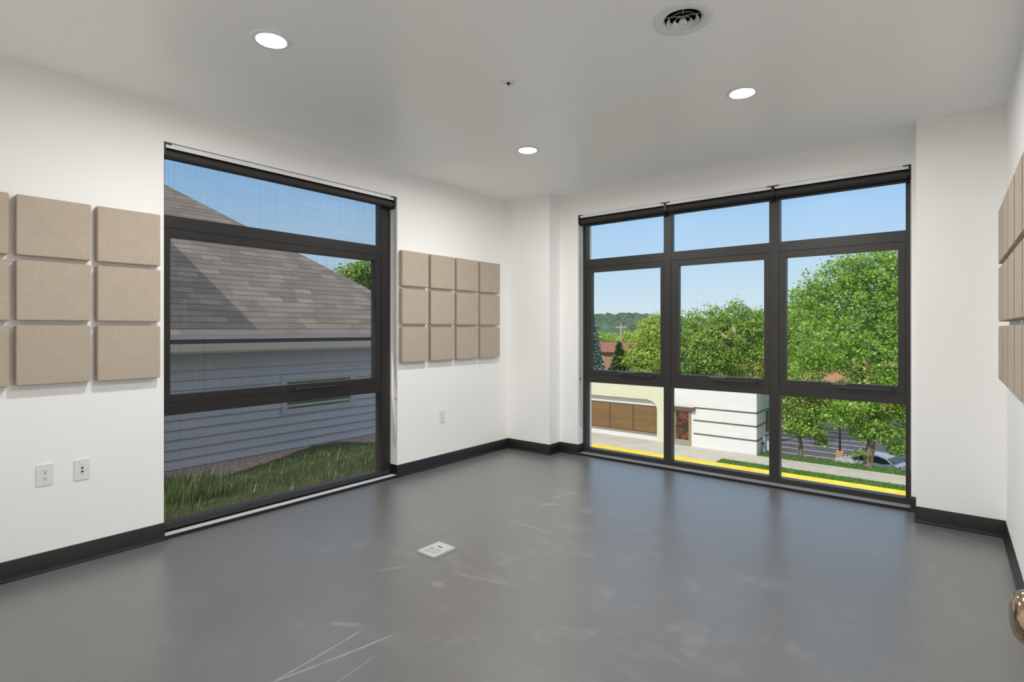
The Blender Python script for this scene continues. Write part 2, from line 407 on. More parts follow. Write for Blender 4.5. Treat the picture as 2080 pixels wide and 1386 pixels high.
# ------------------------------------------------------------------ windows
def window_unit(root, P, cols, z0, sz):
    """P(mb, a0,a1, d0,d1, z0,z1): a along the wall, d depth outwards from the frame face; cols: list of (a0,a1) light openings; outer a0,a1 in cols ends"""
    pass
def member(axis):
    if axis == 'y':   # front wall: along x, depth = +y
        return lambda mb, a0, a1, d0, d1, z0, z1: mb.box(a0, a1, YF + d0, YF + d1, z0, z1)
    return lambda mb, a0, a1, d0, d1, z0, z1: mb.box(XF - d1, XF - d0, a0, a1, z0, z1)
ZS = .02                      # sill top
R0, R1, R2, R3, ZT = .062, .762, .84, 2.057, 2.44   # bottom rail top, low rail bottom, fixed rail top, transom top, head frame bottom
SB, ST = .893, 1.921          # sash light bottom / top
FD = .055
w1 = thing('window_1', (0, 0, 0), 'dark framed window behind the lowered screen in the left wall', 'window', kind='structure')
w2 = thing('window_2', (0, 0, 0), 'dark framed three bay window in the far wall', 'window', kind='structure')
def build_window(root, axis, a0, a1, opens, sashes, ztop, bars, plates):
    P = member(axis); f = MB()
    edges = [a0] + [e for o_ in opens for e in o_] + [a1]
    for i in range(0, len(edges), 2): P(f, edges[i], edges[i + 1], 0, FD + .03, ZS, ztop)
    for (p, q) in opens:
        for z0, z1 in ((ZS, R0), (R1, R2), (1.975, R3), (ZT, ztop)): P(f, p, q, 0.001, FD + .029, z0, z1)
    f.build('frame', 'frame', root, bevel=.002)
    gl = MB()
    for (p, q), (s0, s1) in zip(opens, sashes):
        s = MB()
        P(s, p + .001, s0, .004, FD + .01, R2 + .001, 1.974); P(s, s1, q - .001, .004, FD + .01, R2 + .001, 1.974)
        P(s, s0, s1, .004, FD + .01, R2 + .001, SB); P(s, s0, s1, .004, FD + .01, ST, 1.974)
        so = s.build('sash', 'frame', root, bevel=.002)
        for (x0, x1, z0, z1, dd) in ((p, q, R0, R1, .045), (p, q, R3, ZT, .045), (s0, s1, SB, ST, .04)):
            g = MB(); P(g, x0 + .001, x1 - .001, dd, dd + .006, z0 + .001, z1 - .001)
            g.build('pane', 'glass', root if z0 != SB else so)
    for (x0, x1) in bars:
        hb = MB(); zc = .862
        yy = (lambda a, d, z: (a, YF - d, z)) if axis == 'y' else (lambda a, d, z: (XF + d, a, z))
        hb.tube([yy(x0, .030, zc), yy(x1, .030, zc)], .0055, 8)
        for xx in (x0, x1): hb.tube([yy(xx, -.006, zc), yy(xx, .033, zc)], .009, 10)
        hb.build('latch_bar', 'frame', root)
    for (x0, x1) in plates:
        pb = MB(); P(pb, x0, x1, -.002, .004, .878, .892); tag(pb.build('latch_plate', 'latch', root), 'grey metal latch plate')
build_window(w1, 'x', LY0, LY1, [(1.31, 3.018)], [(1.345, 2.957)], LZ, [(2.2, 2.54)], [])
build_window(w2, 'y', WX0, WX1, [(-3.002, -2.137), (-2.064, -1.195), (-1.116, -.252)], [(-2.942, -2.171), (-1.995, -1.236), (-1.066, -.299)], WZ,
             [(-2.583, -2.239), (-1.636, -1.293), (-.683, -.335)], [(-2.616, -2.432), (-1.70, -1.56), (-.734, -.627)])
MB().box(XL - .30, XL - .001, LY0 + .001, LY1 - .001, 0.0005, ZS).build('sill', 'sill', w1)
MB().box(XL - .062, XL - .008, LY0 + .002, LY1 - .002, ZS - .001, ZS + .003).build('light_leak_strip', 'lightleak', w1)  # added pale strip, paints the light leak below the hem bar
MB().box(WX0 + .001, WX1 - .001, YW + .001, YW + .27, 0.0005, ZS).build('sill', 'greysill', w2)
MB().box(WX0 + .001, WX1 - .001, YW - .004, YW + .004, 0.0005, ZS + .0008).build('sill_nosing', 'base', w2)
MB().box(XL - .004, XL + .004, LY0 + .001, LY1 - .001, 0.0005, ZS + .0008).build('sill_nosing', 'base', w1)

# ------------------------------------------------------------------ roller shades
def bead_chain(path, root):
    c = MB(); c.tube(path, .0016, 6)
    L = 0; pts = [Vector(p) for p in path]
    for a_, b_ in zip(pts, pts[1:]):
        n = max(1, int((b_ - a_).length / .012))
        for k in range(n):
            p = a_.lerp(b_, k / n); c.lathe([(0, -.0026), (.0026, 0), (0, .0026)], 6, p)
    return c.build('bead_chain', 'chain', root)
def shade(root, axis, a0, a1, zc, depth, drop=None, rad=.031):
    """roller along the wall; depth = coordinate of the roller axis across the wall"""
    P3 = (lambda a, d, z: (a, depth + d, z)) if axis == 'y' else (lambda a, d, z: (depth - d, a, z))
    r = MB(); prof = [(0, 0), (rad, 0), (rad, a1 - a0 - .03), (0, a1 - a0 - .03)]
    if axis == 'y': r.lathe(prof, 28, (a0 + .015, depth, zc), 'x')
    else: r.lathe(prof, 28, (depth, a0 + .015, zc), 'y')
    r.build('roller_tube', 'tube', root, smooth=True)
    for k, a in enumerate((a0, a1 - .012)):
        k_ = MB(); pts = [(-.036, .063), (-.036, -.012), (-.028, -.03), (-.012, -.04), (.012, -.04), (.028, -.03), (.036, -.012), (.036, .063)]
        if axis == 'y': k_.prism([(depth + p, zc + q) for p, q in pts], 'x', a, a + .012)
        else: k_.prism([(depth - p, zc + q) for p, q in pts], 'y', a, a + .012)
        k_.tube([P3(a + (.012 if k == 0 else 0) - (.022 if k else -.0), 0, zc + .0), P3(a + .012 + (.022 if k == 0 else 0), 0, zc)], .022, 14)
        fa = a if k == 0 else a - .035
        if axis == 'y': k_.box(fa, fa + .047, depth - .034, depth + .034, zc + .056, zc + .063)
        else: k_.box(depth - .034, depth + .034, fa, fa + .047, zc + .056, zc + .063)
        k_.build('bracket', 'black', root)
    rl = MB(); p, q = P3(a0 + .014, -.030, zc + .036), P3(a1 - .014, -.022, zc + .064); rl.box(p[0], q[0], p[1], q[1], p[2], min(q[2], zc + .064)); rl.build('mounting_rail', 'trimwhite', root)
    hb = MB()
    if drop is None:
        hb.tube([P3(a0 + .02, rad - .008, zc - rad - .012), P3(a1 - .02, rad - .008, zc - rad - .012)], .010, 10)
        fb = MB(); p, q = P3(a0 + .02, rad - .002, zc), P3(a1 - .02, rad + .0, zc - rad - .012); fb.box(p[0], q[0], p[1], q[1], p[2], q[2])
        fb.build('fabric_edge', 'tube', root)
    else:
        fb = MB(); fb.poly([P3(a0 + .018, rad, zc), P3(a1 - .018, rad, zc), P3(a1 - .018, rad, drop + .02), P3(a0 + .018, rad, drop + .02)])
        fb.build('screen_fabric', 'screen', root, fix=False)
        p, q = P3(a0 + .018, rad - .006, drop), P3(a1 - .018, rad + .006, drop + .03)
        hb.box(p[0], q[0], p[1], q[1], p[2], q[2])
    hb.build('hem_bar', 'frame' if drop is not None else 'tube', root)
ZR1, ZR2 = LZ - .068, WZ - .064
s1 = thing('roller_shade', (0, 0, 0), 'black see-through roller shade lowered over the left window', 'roller shade', 'black roller shades')
shade(s1, 'x', LY0 + .002, LY1 - .012, ZR1, XL - .046, drop=.036)
xc = XL - .035
bead_chain([(xc, LY1 - .009, ZR1), (xc, LY1 - .009, .295), (xc + .006, LY1 - .009, .279), (xc + .014, LY1 - .009, .275), (xc + .022, LY1 - .009, .282), (xc + .026, LY1 - .009, .30), (xc + .02, LY1 - .009, ZR1)], s1)
for zz in (1.90, .70): MB().lathe([(0, -.006), (.005, -.003), (.005, .003), (0, .006)], 8, (xc + .02, LY1 - .010, zz)).build('chain_connector', 'black', s1)
YR = YW + .043
bays = [(WX0 + .002, -2.085, 'rolled-up black roller shade at the top of the leftmost bay of the far window'),
        (-2.085, -1.145, 'rolled-up black roller shade at the top of the middle bay of the far window'),
        (-1.145, WX1 - .002, 'rolled-up black roller shade at the top of the rightmost bay of the far window')]
for i, (a0, a1, lab) in enumerate(bays):
    r = thing('roller_shade', (0, 0, 0), lab, 'roller shade', 'black roller shades')
    shade(r, 'y', a0, a1, ZR2, YR)
    if i == 0:
        cx_ = WX0 + .006; yy = YW + .030
        bead_chain([(cx_, yy, ZR2), (cx_, yy, .32), (cx_ + .002, yy + .006, .30), (cx_ + .003, yy + .016, .292), (cx_ + .003, yy + .026, .30), (cx_ + .003, yy + .032, .32), (cx_ + .002, yy + .018, .80), (cx_, yy + .014, ZR2)], r)
        MB().lathe([(0, -.012), (.006, -.008), (.006, .008), (0, .012)], 8, (cx_ + .002, yy + .008, .80)).build('chain_connector', 'black', r)
    if i == 2:
        cx_ = WX1 - .006; yy = YW + .04
        bead_chain([(cx_, yy, ZR2), (cx_, yy, .30), (cx_, yy + .012, .285), (cx_, yy + .024, .30), (cx_, yy + .024, ZR2)], r)

# ------------------------------------------------------------------ acoustic panels
PW, PT = .3165, .05
def panel_mesh():
    b = MB().box(-PT / 2, PT / 2, -PW / 2, PW / 2, -PW / 2, PW / 2)
    o = b.build('acoustic_panel', 'panel', bevel=.004); return o
proto = panel_mesh(); used = [False]
rows = [('top', 1.866), ('middle', 1.5235), ('bottom', 1.1815)]
def put(x, y, z, lab, grp, flip=False):
    o = proto if not used[0] else proto.copy()
    if used[0]: COL.objects.link(o)
    used[0] = True
    o.location = (x, y + random.uniform(-.0012, .0012), z + random.uniform(-.001, .001))
    o.rotation_euler = (random.uniform(-.003, .003), 0, (PI if flip else 0) + random.uniform(-.003, .003))
    tag(o, lab, 'acoustic panel', grp)
lcols = [(1.0815, 'beside the left window'), (.735, 'second out from the left window'), (.392, 'cut by the picture edge')]
for rn, z in rows:
    for y, cn in lcols:
        put(XL + PT / 2 + .0005, y, z, f'beige fibre panel left of the shaded window, {rn} row, {cn}', 'fibre panels left of the shaded window')
rc = [(3.2905, 'nearest the shaded window'), (3.6335, 'second from the shaded window'), (3.976, 'third from the shaded window'), (4.3205, 'nearest the corner column')]
for rn, z in rows:
    for y, cn in rc:
        put(XL + PT / 2 + .0005, y, z, f'beige fibre panel between shaded window and corner, {rn} row, {cn}', 'fibre panels between the shaded window and the corner')
rr = ['nearest the far column', 'second from the far column', 'third from the far column', 'fourth from the far column', 'fifth from the far column']
for rn, z in rows:
    for k, cn in enumerate(rr):
        put(XR - PT / 2 - .0005, 4.177 - .343 * k, z, f'beige fibre panel on the right wall, {rn} row, {cn}', 'fibre panels on the right wall', True)

# ------------------------------------------------------------------ wall outlets
def rrect(w, h, r, n=5):
    out = []
    for cx, cy, a in ((w / 2 - r, h / 2 - r, 0), (-w / 2 + r, h / 2 - r, 1), (-w / 2 + r, -h / 2 + r, 2), (w / 2 - r, -h / 2 + r, 3)):
        for k in range(n + 1):
            th = (a + k / n) * PI / 2; out.append((cx + r * math.cos(th), cy + r * math.sin(th)))
    return out
def plate(root):
    MB().prism(rrect(.072, .115, .004), 'x', 0, .006).build('cover_plate', 'white', root, bevel=.0012)
def outlet(y, z, lab):
    t_ = thing('power_outlet', (XL, y, z), lab, 'outlet', 'wall outlets'); plate(t_)
    for s in (1, -1):
        r = MB(); n = 24; pts = []
        for k in range(n):
            a = 2 * PI * k / n; pts.append((.0172 * math.cos(a), max(-.0125, min(.0125, .0172 * math.sin(a))) + s * .0195))
        ro = r.prism(pts, 'x', .006, .0078).build('receptacle', 'white', t_)
        sl = MB(); zc = s * .0195
        sl.box(.0076, .0081, -.0078, -.0054, zc - .001, zc + .0075); sl.box(.0076, .0081, .0054, .0074, zc, zc + .0068)
        sl.lathe([(0, .0081), (.0029, .0081), (.0029, .0076)], 12, (0, 0, zc - .0068), 'x')
        tag(sl.build('slots', 'slot', ro), 'black socket slots')
    MB().lathe([(0, .0072), (.003, .0070), (.0033, .006)], 12, (0, 0, 0), 'x').build('screw', 'steel', t_)
outlet(.7005, .529, 'white duplex power outlet, the farther one from the shaded window')
outlet(3.665, .478, 'white duplex power outlet under the panels beside the corner')
dj = thing('data_jack', (XL, .863, .526), 'white wall plate with two round jacks beside the power outlet', 'data jack'); plate(dj)
for s in (1, -1):
    jo = MB().lathe([(0, .006), (.0095, .006), (.0095, .0082), (.007, .0090), (.0055, .0090), (.0052, .0065)], 20, (0, 0, s * .0105), 'x').build('jack', 'white', dj, smooth=True)
    j2 = MB(); j2.lathe([(0, .0068), (.0056, .0068), (.0056, .0095), (.0046, .0095), (.0046, .0068)], 16, (0, 0, s * .0105), 'x'); j2.lathe([(0, .0098), (.0018, .0094), (.0018, .0066)], 10, (0, 0, s * .0105), 'x')
    tag(j2.build('socket', 'slot', jo), 'black jack socket')
    MB().box(.0055, .0064, -.007, .007, s * .0275 - .0012, s * .0275 + .0012).build('designation_strip', 'steel', dj)

# ------------------------------------------------------------------ floor box
fbx = thing('floor_box', (-2.3745, 2.229, 0), 'white low cover plate lying on the grey floor', 'floor box')
c_ = MB(); c_.prism(rrect(.145, .178, .003), 'z', 0, .013); c_.build('cover_plate', 'plate', fbx, bevel=.002)
d = MB().box(-.052, .052, -.070, .070, .0125, .0142).build('cover_door', 'plate', fbx, bevel=.0006)
sl = MB(); sl.box(-.016, .016, .028, .034, .0140, .0148); sl.tube([(-.016, .031, .0148), (.014, .031, .0148)], .0028, 8)
tag(sl.build('finger_slot', 'slot', fbx), 'dark finger slot')
for xx, yy in ((-.026, -.012), (.024, -.010), (-.024, -.048), (.026, -.046)): MB().box(xx - .019, xx + .019, yy - .013, yy + .013, .0140, .0147).build('flap', 'flap', fbx, bevel=.0003)
for sx in (-1, 1):
    for sy in (-1, 1): MB().lathe([(0, .0138), (.003, .0136), (.0032, .0125)], 10, (sx * .062, sy * .079, 0)).build('screw', 'steel', fbx)

# ------------------------------------------------------------------ ceiling fittings
def downlight():
    t_ = thing('downlight', (0, 0, H), 'x', 'ceiling light', 'recessed ceiling lights')
    MB().lathe([(.066, 0), (.066, -.0035), (.070, -.0065), (.088, -.0055), (.093, -.002), (.093, 0)], 48).build('trim_ring', 'trimwhite', t_, smooth=True)
    MB().lathe([(0, -.0042), (.035, -.0038), (.055, -.003), (.0665, -.002)], 48).build('lens', 'lamp', t_)
    return t_
dl = downlight()
spots = [(-2.588, 1.33, 'lit round ceiling light nearest the left wall and the camera'), (-.966, 3.40, 'lit round ceiling light closest to the right side of the far window'),
         (-2.597, 3.42, 'lit round ceiling light in front of the far left column'), (-.966, 1.33, 'lit round ceiling light above and behind the picture top')]
for i, (x, y, lab) in enumerate(spots):
    o = dl if i == 0 else copy_tree(dl); o.location = (x, y, H); o['label'] = lab
o = copy_tree(dl); o.location = (-.4, -1.0, H); o['label'] = 'added round fill light in the unseen hallway outside the doorway'  # added fill lamp behind the camera, never in view

vt = thing('air_diffuser', (VX, VY, H), 'round white ceiling air vent with concentric rings', 'air vent')
MB().lathe([(.132, 0), (.132, -.004), (.126, -.009), (.110, -.011), (.094, -.008), (.081, .002), (.0795, .006), (.0795, .03)], 56).build('flange', 'ventwhite', vt, smooth=True)
def cone(r0, r1, z0, z1): return [(r0, z0), (r1, z1), (r1 - .0018, z1 + .0008), (r0 - .0018, z0 + .0008), (r0, z0)]
MB().lathe(cone(.0715, .059, -.010, .003), 48).build('cone_ring', 'ventwhite', vt, smooth=True)
MB().lathe(cone(.045, .034, -.016, -.003), 48).build('cone_ring', 'ventwhite', vt, smooth=True)
MB().lathe([(0, -.0175), (.016, -.0168), (.019, -.014), (.013, -.002), (.010, .010), (0, .010)], 32).build('centre_knob', 'ventwhite', vt, smooth=True)
sp = MB()
for a in (0.4, 0.4 + PI / 2, .4 + PI, .4 + 1.5 * PI): sp.tube([(.01 * math.cos(a), .01 * math.sin(a), .016), (.086 * math.cos(a), .086 * math.sin(a), .016)], .002, 6)
sp.build('spider_bracket', 'steel', vt)
MB().lathe([(.0785, .004), (.0785, .16), (0, .16)], 40).build('duct', 'duct', vt)

sp_ = thing('fire_sprinkler', (-1.971, 2.413, H), 'small pendent fire sprinkler on the ceiling', 'sprinkler')
MB().lathe([(.036, 0), (.036, -.003), (.028, -.007), (.017, -.008), (.014, -.004), (.014, 0)], 32).build('escutcheon', 'trimwhite', sp_, smooth=True)
bd = MB().lathe([(0, -.004), (.0075, -.004), (.0075, -.012), (.005, -.015), (0, -.015)], 16); bd.build('sprinkler_body', 'slot', sp_)
for s_ in (-1, 1): MB().tube([(s_ * .006, 0, -.010), (s_ * .007, 0, -.019), (s_ * .002, 0, -.026)], .0015, 8).build('frame_arm', 'steel', sp_)
MB().tube([(0, 0, -.014), (0, 0, -.025)], .0018, 8).build('glass_bulb', 'redlamp', sp_)
MB().lathe([(0, -.0255), (.010, -.026), (.011, -.0275), (0, -.0275)], 20).build('deflector', 'steel', sp_)

# ------------------------------------------------------------------ open door at the camera's side (only its knob is in view)
dr = thing('door_1', (DX1, YB, 0), 'open brown wooden door whose polished knob shows at the picture edge', 'door', kind='structure')
MB().box(0, .045, .005, .92, .01, 2.11).build('door_leaf', 'wood', dr, bevel=.002)
KY, KZ = .843, 1.012
kn = MB(); kn.lathe([(0, -.070), (.010, -.0695), (.019, -.0675), (.0255, -.063), (.0285, -.056), (.0285, -.046), (.026, -.039), (.020, -.033), (.012, -.029), (.011, -.012), (.011, 0)], 40, (0, KY, KZ), 'x')
k_ = kn.build('knob', 'nickel', dr, smooth=True); tag(k_, 'polished bronze door knob')
MB().lathe([(0, -.012), (.030, -.010), (.033, -.004), (.033, 0)], 36, (0, KY, KZ), 'x').build('rose', 'nickel', dr, smooth=True)

# ================================================================== OUTSIDE
GZ, LOT = -5.9, -8.4
# ---- left: neighbouring house across a strip of lawn
HX, EZ, PIT = -7.8, 1.24, .73        # siding plane, eave height, roof pitch
hs = thing('house', (HX, 4, -.6), 'grey blue sided house with shingled hip roof outside the left window', 'house')
def hb(mb, name, mat, **k):
    o = mb.build(name, mat, hs, **k); o.matrix_parent_inverse = Matrix.Translation(hs.location).inverted(); return o
HY1, HY0, HW = 7.35, -9., 11.
body = MB(); body.box(HX - HW, HX - .02, HY0, HY1, -1.2, EZ - .1)
z = -.62; k = 0
lap = []
while z < 1.0:
    z2 = min(z + .127, 1.02)
    body.prism([(HX - .02, z), (HX + .024, z), (HX + .024, z + .014), (HX - .002, z2), (HX - .02, z2)], 'y', HY0, HY1)
    z = z2
hb(body, 'siding_wall', 'siding')
hb(MB().box(HX - .02, HX + .03, HY0, HY1 + .03, .78, 1.03), 'frieze_board', 'fascia')
EXX = -7.50
hb(MB().box(HX, EXX - .04, HY0, HY1 + .3, 1.005, 1.02), 'soffit', 'fascia')
hb(MB().box(EXX - .07, EXX - .05, HY0, HY1 + .3, 1.02, EZ - .01), 'fascia', 'band')  # dark brown paints in the shade of the gap behind the gutter
hb(MB().box(EXX - .012, EXX + .004, HY0 - .3, HY1 + .2, 1.19, EZ + .004), 'drip_edge', 'fascia')
g = MB().prism([(EXX - .04, 1.11), (EXX - .04, 1.01), (EXX + .05, 1.01), (EXX + .075, 1.04), (EXX + .085, 1.135), (EXX + .07, 1.135), (EXX + .06, 1.05), (EXX - .02, 1.03), (EXX - .02, 1.11)], 'y', HY0, HY1 + .35)
hb(g, 'gutter', 'gutter')
# hip roof with uv in metres
rx0, rx1, ry0, ry1 = HX - HW - .3, EXX, HY0 - .3, 7.54
hw_ = (rx1 - rx0) / 2; rz = EZ + .005 + hw_ * PIT; cxm = (rx0 + rx1) / 2
P_ = {'a': (rx1, ry0, EZ), 'b': (rx1, ry1, EZ), 'c': (rx0, ry1, EZ), 'd': (rx0, ry0, EZ), 'r0': (cxm, ry0 + hw_, rz), 'r1': (cxm, ry1 - hw_, rz)}
me = bpy.data.meshes.new('roof'); names = list(P_); off = .035
vs = [P_[n] for n in names] + [(x, y, z_ - off) for x, y, z_ in (P_[n] for n in names)]
ix = {n: i for i, n in enumerate(names)}
fs = [('a', 'b', 'r1', 'r0'), ('b', 'c', 'r1'), ('c', 'd', 'r0', 'r1'), ('d', 'a', 'r0')]
faces = [tuple(ix[n] for n in f) for f in fs]; faces += [tuple(i + 6 for i in reversed(f)) for f in faces[:4]]
faces += [(ix[p], ix[p] + 6, ix[q] + 6, ix[q]) for p, q in (('b', 'a'), ('c', 'b'), ('d', 'c'), ('a', 'd'))]
me.from_pydata(vs, [], faces); uvl = me.uv_layers.new(name='UVMap'); sl_ = math.sqrt(1 + PIT * PIT)
for p in me.polygons:
    n = p.normal
    for li in p.loop_indices:
        x, y, z_ = me.vertices[me.loops[li].vertex_index].co
        uvl.data[li].uv = ((y if abs(n.x) > abs(n.y) else x), (z_ - EZ) / PIT * sl_)
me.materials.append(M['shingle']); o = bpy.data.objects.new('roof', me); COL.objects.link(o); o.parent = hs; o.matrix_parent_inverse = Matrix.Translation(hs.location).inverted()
# unseen taller cross gable, added and shaped to throw the slanting shade on the roof
gw = MB(); rg = [(-7.87, 3.14), (-9.85, 4.17), (-13.2, 5.91), (-18.5, 3.15), (-18.5, -1.2), (-7.87, -1.2)]
gw.prism(rg, 'y', -6., 1.8); hb(gw, 'shade_gable', 'siding')
# cellar slider window in the siding
wy0, wy1, wz0, wz1 = 4.15, 5.43, .03, .625
fr = MB()
for a0, a1, z0, z1 in ((wy0, wy1, wz0, wz0 + .085), (wy0, wy1, wz1 - .075, wz1), (wy0, wy0 + .09, wz0 + .085, wz1 - .085), (wy1 - .09, wy1, wz0 + .085, wz1 - .085)):
    fr.box(HX, HX + .035, a0, a1, z0, z1)
cw = hb(fr, 'cellar_window', 'fascia', bevel=.004)
gl_ = MB().box(HX + .015, HX + .02, wy0 + .09, wy1 - .09, wz0 + .085, wz1 - .075).build('glazing', 'cellarglass', cw)
# lawn strip between the buildings, falling to the street beyond
nx, ny = 40, 90
xs = np.linspace(-19., EX - .002, nx); ys = np.concatenate([np.linspace(-9, 5.0, 40), np.linspace(5.1, 14, 50)])
verts = []; faces = []
for j, y in enumerate(ys):
    for i, x in enumerate(xs):
        z_ = -.56 + .04 * math.sin(x * 2.1 + y) + .03 * math.sin(y * 1.7)
        yd = -x / .594 - .95
        if y > yd: z_ += (GZ - .2 - z_) * min(1, (y - yd) / .6)
        verts.append((x, y, z_))
for j in range(ny - 1):
    for i in range(nx - 1):
        a = j * nx + i; faces.append((a, a + 1, a + nx + 1, a + nx))
mb = MB(); mb.v = verts; mb.f = faces
struct(mb.build('lawn_bank', 'soil', fix=False, smooth=True), 'rough grass bank between the building and the sided house', 'lawn')
mb = MB(); mb.prism([(HX + .03, -.7), (HX + .03, -.50), (HX + .3, -.51), (-7.2, -.575), (-7.0, -.66), (-7.0, -.7)], 'y', -2., 7.6)
tag(mb.build('mulch_bed', 'mulch'), 'reddish mulch strip along the foot of the sided house', 'mulch', kind='stuff')
def blades(n, xr, yr, zf, h0, h1, wd, clump=None):
    x = RNG.uniform(*xr, n); y = RNG.uniform(*yr, n)
    if clump: 
        kx = RNG.uniform(*xr, clump); ky = RNG.uniform(*yr, clump); s = RNG.integers(0, clump, n); m = RNG.random(n) < .75
        x = np.where(m, kx[s] + RNG.normal(0, .12, n), x); y = np.where(m, ky[s] + RNG.normal(0, .16, n), y)
    keep = (x > xr[0]) & (x < xr[1]); x = x[keep]; y = y[keep]; n = len(x)
    h = RNG.uniform(h0, h1, n) * RNG.uniform(.6, 1.3, n); a = RNG.uniform(0, 2 * PI, n); l = RNG.uniform(.1, .7, n) * h; z = zf(x, y)
    dx, dy = np.cos(a), np.sin(a); w = wd * RNG.uniform(.6, 1.4, n)
    P = np.zeros((n, 3, 3))
    P[:, 0] = np.stack([x - dy * w, y + dx * w, z], 1); P[:, 1] = np.stack([x + dy * w, y - dx * w, z], 1)
    P[:, 2] = np.stack([x + dx * l, y + dy * l, z + h], 1); return P
zl = lambda x, y: -.58 + .04 * np.sin(x * 2.1 + y) + .03 * np.sin(y * 1.7)
gA = blades(15000, (-7.10, -4.3), (1.0, 5.9), zl, .025, .075, .006)
gD = blades(2600, (-7.28, -6.95), (2.0, 6.2), zl, .04, .11, .006, 40)
gB = blades(3500, (-6.7, -5.2), (1.6, 5.6), zl, .06, .16, .006, 46)
gC = blades(1500, (-7.4, -6.3), (2.2, 2.85), zl, .10, .24, .007, 12)
tag(np_mesh('grass', np.concatenate([gA, gB, gC, gD]), 3, 'weed'), 'unmown green grass and weeds outside the left window', 'grass', kind='stuff')

# ---- front: street, kerb, walks
def slab(name, mat, x0, x1, y0, y1, z0, z1, lab, cat): return struct(MB().box(x0, x1, y0, y1, z0, z1).build(name, mat), lab, cat)
slab('driveway', 'concrete', -90, 60, 5.2, 29.72, GZ - .5, GZ - .15, 'wide pale concrete driveway below the far window', 'driveway')
slab('terrain', 'lawn', -480, 340, 39.0, 420, LOT - .6, LOT - .02, 'green low ground behind the white building', 'ground')
slab('pavement', 'concrete', -90, -9.9, 29.9, 39., GZ - 2.6, GZ, 'pale concrete apron in front of the white building', 'pavement')
slab('sidewalk', 'concrete', -9.9, 60, 30.95, 32.95, GZ - .6, GZ, 'pale concrete sidewalk between two grass strips', 'sidewalk')
slab('verge_lawn', 'lawn', -9.9, 60, 29.9, 30.95, GZ - .6, GZ - .01, 'grass strip between yellow kerb and sidewalk', 'lawn')
mb = MB(); mb.prism([(32.95, GZ - .6), (32.95, GZ - .01), (34.2, GZ - .01), (36.8, LOT), (38.5, LOT), (38.5, LOT - .6), (34, LOT - .6)], 'x', -8.58, 60)
struct(mb.build('bank_lawn', 'lawn'), 'grass strip between sidewalk and parking lot', 'lawn')
slab('parking_lot', 'lot', -34.0, 60, 38.4, 72, LOT - .5, LOT, 'dark asphalt parking lot behind the trees', 'parking lot')
st = MB()
for y in np.arange(42.6, 60, 2.1): st.box(-16, -4.8, y, y + .12, LOT, LOT + .004)
for y in np.arange(44.4, 60, 2.7): st.box(-1.6, 6, y, y + .11, LOT, LOT + .004)
struct(st.build('lot_markings', 'stripe'), 'white bay lines painted on the parking lot', 'road markings')
kb = MB(); kb.prism([(29.70, GZ - .5), (29.70, GZ - .03), (29.73, GZ), (29.9, GZ), (29.9, GZ - .5)], 'x', -90, 60)
struct(kb.build('kerb', 'yellow'), 'yellow painted kerb along the street edge', 'kerb')
# pale flecks of wear on the yellow zone in front of the doors
mb = MB().prism([(-90, 27.9), (-14, 27.9), (-7.6, 29.69), (-7.6, 29.9), (-90, 29.95)], 'z', GZ - .3, GZ + .006)
struct(mb.build('kerb_marking', 'yellow'), 'wide yellow painted band in front of the white building', 'road markings')
gz = lambda x, y: np.full_like(x, GZ - .01)
g1 = blades(9000, (-9.8, 6), (29.95, 30.93), gz, .05, .10, .012); g2 = blades(9000, (-8.4, 6), (32.98, 34.3), gz, .05, .10, .012)
tag(np_mesh('grass', np.concatenate([g1, g2]), 3, 'grass'), 'short mown grass on the strips beside the sidewalk', 'grass', kind='stuff')
struct(MB().box(EX, 14, -14, EY, GZ - .5, -.30).build('wall_lower', 'stucco'), 'lower storey of the building under the room', 'wall')

# ---- white commercial building
cb = thing('commercial_building', (-14, 37, GZ), 'low white building with brown stripes across the street', 'building')
cbi = Matrix.Translation(cb.location).inverted()
def cp(mb, name, mat, parent=None, **k):
    o = mb.build(name, mat, parent or cb, **k)
    if parent is None: o.matrix_parent_inverse = cbi
    return o
FY, CX, TOP = 33., -8.594, -2.15
w_ = MB(); w_.box(-14.0, CX, FY, FY + 5, GZ - .02, TOP); w_.box(-40, -14.0, FY + .25, FY + 5, GZ - .02, TOP)
cp(w_, 'wall', 'stucco')
# cream surround with a rounded niche above the storefront glass
sur = MB(); arc = [(-15.25 + .62 * math.cos(a), -3.88 + .62 * math.sin(a)) for a in np.linspace(0, PI / 2, 9)]
pts = [(-14.0, TOP), (-14.0, GZ), (-14.63, GZ)] + arc + [(-40, -3.26), (-40, TOP)]
sur.prism(pts, 'y', FY - .02, FY + .27); cp(sur, 'surround', 'cream')
ln = MB(); ln.box(-40, -15.25, FY - .03, FY - .018, -3.275, -3.245); cp(ln, 'niche_line', 'band')
wn = MB(); wn.box(-40, -14.70, FY + .20, FY + .30, -5.50, -3.66)
for x in (-14.72,): pass
fw = cp(wn, 'storefront_frame', 'band')
for x0, x1 in ((-24.5, -21.4), (-21.3, -19.75), (-19.67, -18.14), (-18.05, -16.42), (-16.33, -14.76)):
    g_ = MB().box(x0, x1, FY + .17, FY + .21, -5.38, -3.74); o = cp(g_, 'storefront_pane', 'bronzeglass')
cp(MB().box(-40, -14.70, FY + .12, FY + .25, -5.50, -5.43), 'storefront_sill', 'tanmetal')
bd_ = MB()
for z_ in (-3.49, -4.26, -5.08):
    bd_.box(-12.25, CX + .03, FY - .03, FY + .01, z_ - .035, z_ + .035); bd_.box(CX - .01, CX + .03, FY - .03, FY + 5, z_ - .035, z_ + .035)
cp(bd_, 'stripe_band', 'band')
cp(MB().box(-13.75, -12.15, FY - .22, FY + .02, -3.70, -3.50), 'door_canopy', 'band')
